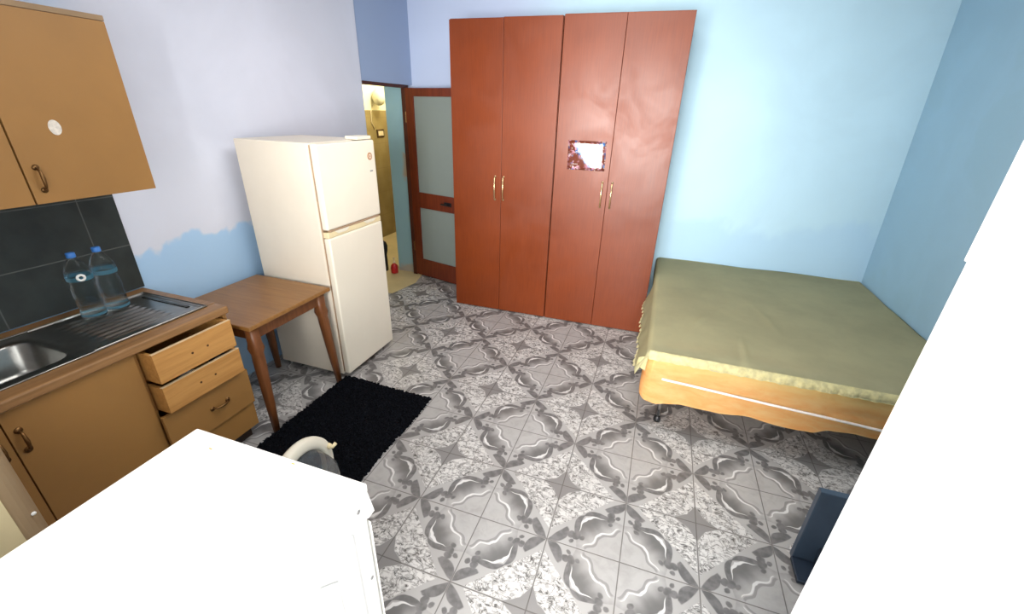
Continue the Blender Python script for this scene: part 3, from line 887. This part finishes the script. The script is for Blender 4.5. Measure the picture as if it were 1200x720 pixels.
# yellow-orange sheet hanging over the foot end
def hem(x):
    pts = [(2.66, .225), (2.72, .205), (2.77, .195), (2.84, .212), (2.92, .222), (3.1, .222), (3.28, .243), (3.45, .222), (3.60, .222), (3.68, .262), (3.8, .275), (3.93, .268), (4.1, .25), (4.34, .26)]
    for (a, za), (b_, zb) in zip(pts, pts[1:]):
        if x <= b_:
            k = max(0, (x - a) / (b_ - a)); k = k * k * (3 - 2 * k); return za + (zb - za) * k
    return pts[-1][1]
bm = N()
def sheet(a, c):
    # a along the foot end, c from top to hem
    lenx = 4.345 - 2.675; arc = .07
    d = a * (lenx + arc) - arc
    ztop = .5365; zh = hem(2.675 + max(d, 0)) + .03 * max(0, -d / arc)
    if c < .1:
        z = ztop; yo = .10 * (1 - c / .1)
    else:
        k = (c - .1) / .9; z = ztop - (ztop - zh) * k; yo = 0
        z_b = .012 * math.sin(min(k * 8, PI / 2)); 
    k = max(0, (c - .1) / .9)
    fold = (.004 * math.sin(d * 13 + 1.3 * math.sin(d * 5)) + .0018 * math.sin(d * 37 + k * 2)) * k * k
    fold -= .020 * math.exp(-((k - .55) / .10) ** 2) * 0.25
    out = .022 + .012 * math.sin(k * PI * .9) + fold
    R = .05
    if d >= R: x, y = 2.675 + d, BYa - out + yo
    else:
        th = min(PI / 2, (R - d) / R); rest = max(0, (R - d) - R * PI / 2)
        x = 2.675 + R - (R + out - .022) * math.sin(th); y = BYa + R - (R + out) * math.cos(th) + rest + yo * math.cos(th)
        x = x + yo * math.sin(th)
    if d < R: z -= .035 * (1 - k) * min(1, (R - d) / .02); x += .012 * (1 - k) * min(1, (R - d) / .02)
    return Vector((x, y, z))
grid(bm, 220, 44, sheet)
bmesh.ops.solidify(bm, geom=bm.faces[:], thickness=.0025)
sh = obj('bed_sheet', bm, 'sheet', None, True); tag(sh, 'yellow-orange sheet hanging over the foot end of the bed', 'sheet')
bm = N(); pts = []
for k in range(60):
    x = 2.785 + k / 59 * 1.5
    zc = .385 - (x - 2.78) / 1.16 * .05
    d = x - 2.675; kk = (.5365 - zc) / (.5365 - hem(x))
    fold = (.004 * math.sin(d * 13 + 1.3 * math.sin(d * 5)) + .0018 * math.sin(d * 37 + kk * 2)) * kk * kk
    out = .022 + .012 * math.sin(kk * PI * .9) + fold
    pts.append((x, BYa - out - .005, zc))
tube(bm, pts, .0075, 8); obj('white_cord', bm, 'cord', sh, True, 'white cord running across the hanging sheet')

# olive spread on top
bm = N()
def wr(x, y):
    w = .0022 * math.sin(x * 9 + y * 4) + .0018 * math.sin(y * 13 - x * 6)
    w += .008 * math.exp(-((x - 3.22 - .05 * (y - 1.2)) / .018) ** 2) * math.exp(-((y - 1.16) / .14) ** 2)
    w += .006 * math.exp(-((x - 2.98 - .35 * (y - 1.5)) / .02) ** 2) * math.exp(-((y - 1.5) / .1) ** 2)
    w += .006 * math.exp(-((x - 3.45 + .2 * (y - 1.6)) / .03) ** 2) * math.exp(-((y - 1.7) / .2) ** 2)
    return w
def spread(a, c):
    # a: across from left hem to right wall; c: from foot end to back wall
    # left drop .13 then top
    drop = .125; W_ = 4.345 - 2.672; s_ = a * (W_ + drop) - drop
    y = .972 + c * (2.874 - .972)
    R = .035
    zt_ = .5445
    flare = 1 if y < 2.1 else max(0, (2.25 - y) / .15)
    if s_ >= R: x, z = 2.672 + s_, zt_
    else:
        th = min(PI / 2, (R - s_) / R); rest = max(0, R - s_ - R * PI / 2)
        x = 2.672 + R - R * math.sin(th) - rest * .45 * flare; z = zt_ - R + R * math.cos(th) - rest
    z += wr(x, y) * (1 if s_ > 0 else .4) 
    if s_ < 0: x += (.006 * math.sin(y * 22) * (-s_ / drop)) * flare
    # foot end rounds over
    if c < .03:
        k = 1 - c / .03; y = .972 - .018 * math.sin(k * PI / 2) + .0; z -= .03 * (1 - math.cos(k * PI / 2))
    return Vector((x, y, z))
grid(bm, 150, 150, spread)
bmesh.ops.solidify(bm, geom=bm.faces[:], thickness=.004)
sp = obj('bedspread', bm, 'spread', None, True); tag(sp, 'olive green bedspread with cream lace edging lying over the bed', 'bedspread')
# lace: rolled band along the foot end, scallops along the left hem
bm = N()
def lace(a, c):
    x = 2.690 + a * (4.345 - 2.690)
    th = c * PI * .62
    r = .022 + .0035 * math.sin(x * 60) * c + .002 * math.sin(x * 131)
    return Vector((x, .971 - r * math.sin(th) * 1.15 - .006, .531 + .020 * math.cos(th) - .022 * c))
grid(bm, 260, 10, lace)
bmesh.ops.solidify(bm, geom=bm.faces[:], thickness=.003)
obj('lace_band', bm, 'lace', sp, True, 'cream lace band along the foot end')
bm = N()
ys = [1.01 + k * .064 for k in range(17)]
for y in ys:
    p = spread(0, max(0.031, (y - .972) / (2.874 - .972)))
    r = .031; n = 12
    V = [bm.verts.new((p.x + .004 + r * .5 * math.sin(PI + PI * q / n), p.y + r * math.cos(PI + PI * q / n), p.z + .006 + r * .6 * math.sin(PI + PI * q / n))) for q in range(n + 1)]
    bm.faces.new(V)
bmesh.ops.solidify(bm, geom=bm.faces[:], thickness=.006)
obj('lace_scallops', bm, 'lace', sp, False, 'cream scalloped lace along the left hem')
bm = N(); grid(bm, 6, 8, lambda a, c: Vector((2.690 - .055 * a - .006 * c, .962 + .02 * a * c, .512 - .105 * c * (1 - .35 * a) - .02 * a)))
bmesh.ops.solidify(bm, geom=bm.faces[:], thickness=.005); obj('lace_corner', bm, 'lace', sp, True, 'cream lace corner at the foot end')

# ================================================================== DARK PANEL at the right
t = thing('upright_panel', 'dark navy upright panel on a low base partly behind the entrance door', 'panel', (3.6, .25, 0))
obj('panel', B(3.418, 3.86, .285, .315, .0, .41, .003), 'navy', t)
obj('base', B(3.412, 3.86, .165, .284, 0, .018, .004), 'navy_dark', t)
bm = N(); prism(bm, [(.284, .018), (.225, .018), (.284, .11)], 0, 3.50, 3.515); obj('brace', bm, 'navy_dark', t)

# ================================================================== THINGS BEYOND THE DOORWAY
t = thing('wall_lamp', 'pale glass wall lamp with a hanging cable beyond the doorway', 'lamp', (-1.21, 4.1, 1.85))
bm = N(); lathe(bm, [(.02, 1.80), (.06, 1.82), (.085, 1.88), (.075, 1.95), (.04, 2.0), (.02, 2.01)], -1.13, 4.06, 20); obj('lamp_shade', bm, 'lampshade', t, True)
bm = N(); tube(bm, [(-1.22, 4.06, 1.93), (-1.16, 4.06, 1.97), (-1.13, 4.06, 1.99)], .012, 8); obj('bracket', bm, 'white_cap', t, True)
bm = N(); tube(bm, [(-1.213, 4.02, 1.80), (-1.213, 3.97, 1.72), (-1.213, 3.96, 1.60), (-1.213, 4.02, 1.50)], .006, 8); obj('cable', bm, 'ivory', t, True)
t = thing('wall_socket', 'ivory socket in a brown frame on the beige tiled wall', 'socket', (-1.215, 4.12, 1.46))
bm = N(); box(bm, -1.22, -1.208, 4.065, 4.225, 1.395, 1.50, .003); obj('frame', bm, 'brown_plastic', t)
obj('plate', B(-1.21, -1.204, 4.087, 4.203, 1.417, 1.478, .002), 'ivory', t)
t = thing('soap_bottle', 'red bottle with a pale pump standing on the beige floor', 'bottle', (-.20, 2.745, .004))
bm = N(); lathe(bm, [(.036, .004), (.042, .012), (.042, .07), (.036, .10), (.018, .118), (.014, .125)], -.215, 2.735, 20); obj('bottle_body', bm, 'red', t, True)
bm = N(); lathe(bm, [(.015, .1255), (.015, .145), (.006, .15), (.006, .18), (.011, .182), (.011, .192)], -.215, 2.735, 14)
tube(bm, [(-.215, 2.735, .187), (-.18, 2.73, .184)], .005, 8); obj('pump', bm, 'ivory', t, True)
bm = N(); lathe(bm, [(.040, .004), (.044, .015), (.040, .20), (.052, .25), (.055, .31), (.042, .35), (.012, .37)], -.37, 2.765, 20)
o = obj('dark_container', bm, 'black_plastic', None, True); tag(o, 'narrow dark container on the beige floor just beyond the refrigerator', 'container')

# ================================================================== CAMERA
cam = bpy.data.cameras.new('camera'); co = bpy.data.objects.new('camera', cam); C.objects.link(co)
cam.sensor_fit = 'HORIZONTAL'; cam.sensor_width = 36; cam.lens = 36 * 499.454 / 1200; cam.clip_start = .02
ya, pi_, ro = 3.16043939e-01, 4.32156219e-01, -3.23810477e-02
right = Vector((math.cos(ya), math.sin(ya), 0)); fw = Vector((-math.sin(ya) * math.cos(pi_), math.cos(ya) * math.cos(pi_), -math.sin(pi_)))
dn = fw.cross(right)
r2 = right * math.cos(ro) + dn * math.sin(ro); d2_ = -right * math.sin(ro) + dn * math.cos(ro)
mw = Matrix((r2, -d2_, -fw)).transposed().to_4x4(); mw.translation = (2.59071379, -1.33640140, 1.79225013)
co.matrix_world = mw
bpy.context.scene.camera = co

# ================================================================== LIGHT
def area(name, loc, rot, sx, sy, power, col):
    l = bpy.data.lights.new(name, 'AREA'); l.shape = 'RECTANGLE'; l.size = sx; l.size_y = sy; l.energy = power; l.color = col
    o = bpy.data.objects.new(name, l); C.objects.link(o); o.location = loc; o.rotation_euler = rot; return o
DAY = (1.0, .98, .95)
area('daylight_yard', (2.4, -5.0, 1.45), (PI / 2, 0, 0), 3.2, 2.2, 950, DAY)
area('daylight_window', (1.76, -1.66, 1.6), (PI / 2, 0, 0), .70, 1.15, 12, DAY)
area('daylight_doorway', (2.59, -1.66, 1.15), (PI / 2, 0, 0), .76, 2.05, 16, DAY)
l = bpy.data.lights.new('bathroom_bulb', 'POINT'); l.energy = 30; l.color = (1, .92, .72); l.shadow_soft_size = .1
o = bpy.data.objects.new('bathroom_bulb', l); C.objects.link(o); o.location = (-.6, 3.9, 2.45)
l = bpy.data.lights.new('ceiling_fill', 'AREA'); l.shape = 'DISK'; l.size = 1.6; l.energy = 46; l.color = (1, .97, .94)  # soft overhead fill, added to lift the shadows
o = bpy.data.objects.new('ceiling_fill', l); C.objects.link(o); o.location = (2.2, .6, H - .03)

w = bpy.data.worlds.new('sky'); bpy.context.scene.world = w; w.use_nodes = True
w.node_tree.nodes['Background'].inputs[0].default_value = (.85, .93, 1, 1); w.node_tree.nodes['Background'].inputs[1].default_value = 1.0
vs = bpy.context.scene.view_settings
vs.view_transform = 'Standard'; vs.look = 'None'; vs.exposure = 0.18; vs.gamma = 1.0
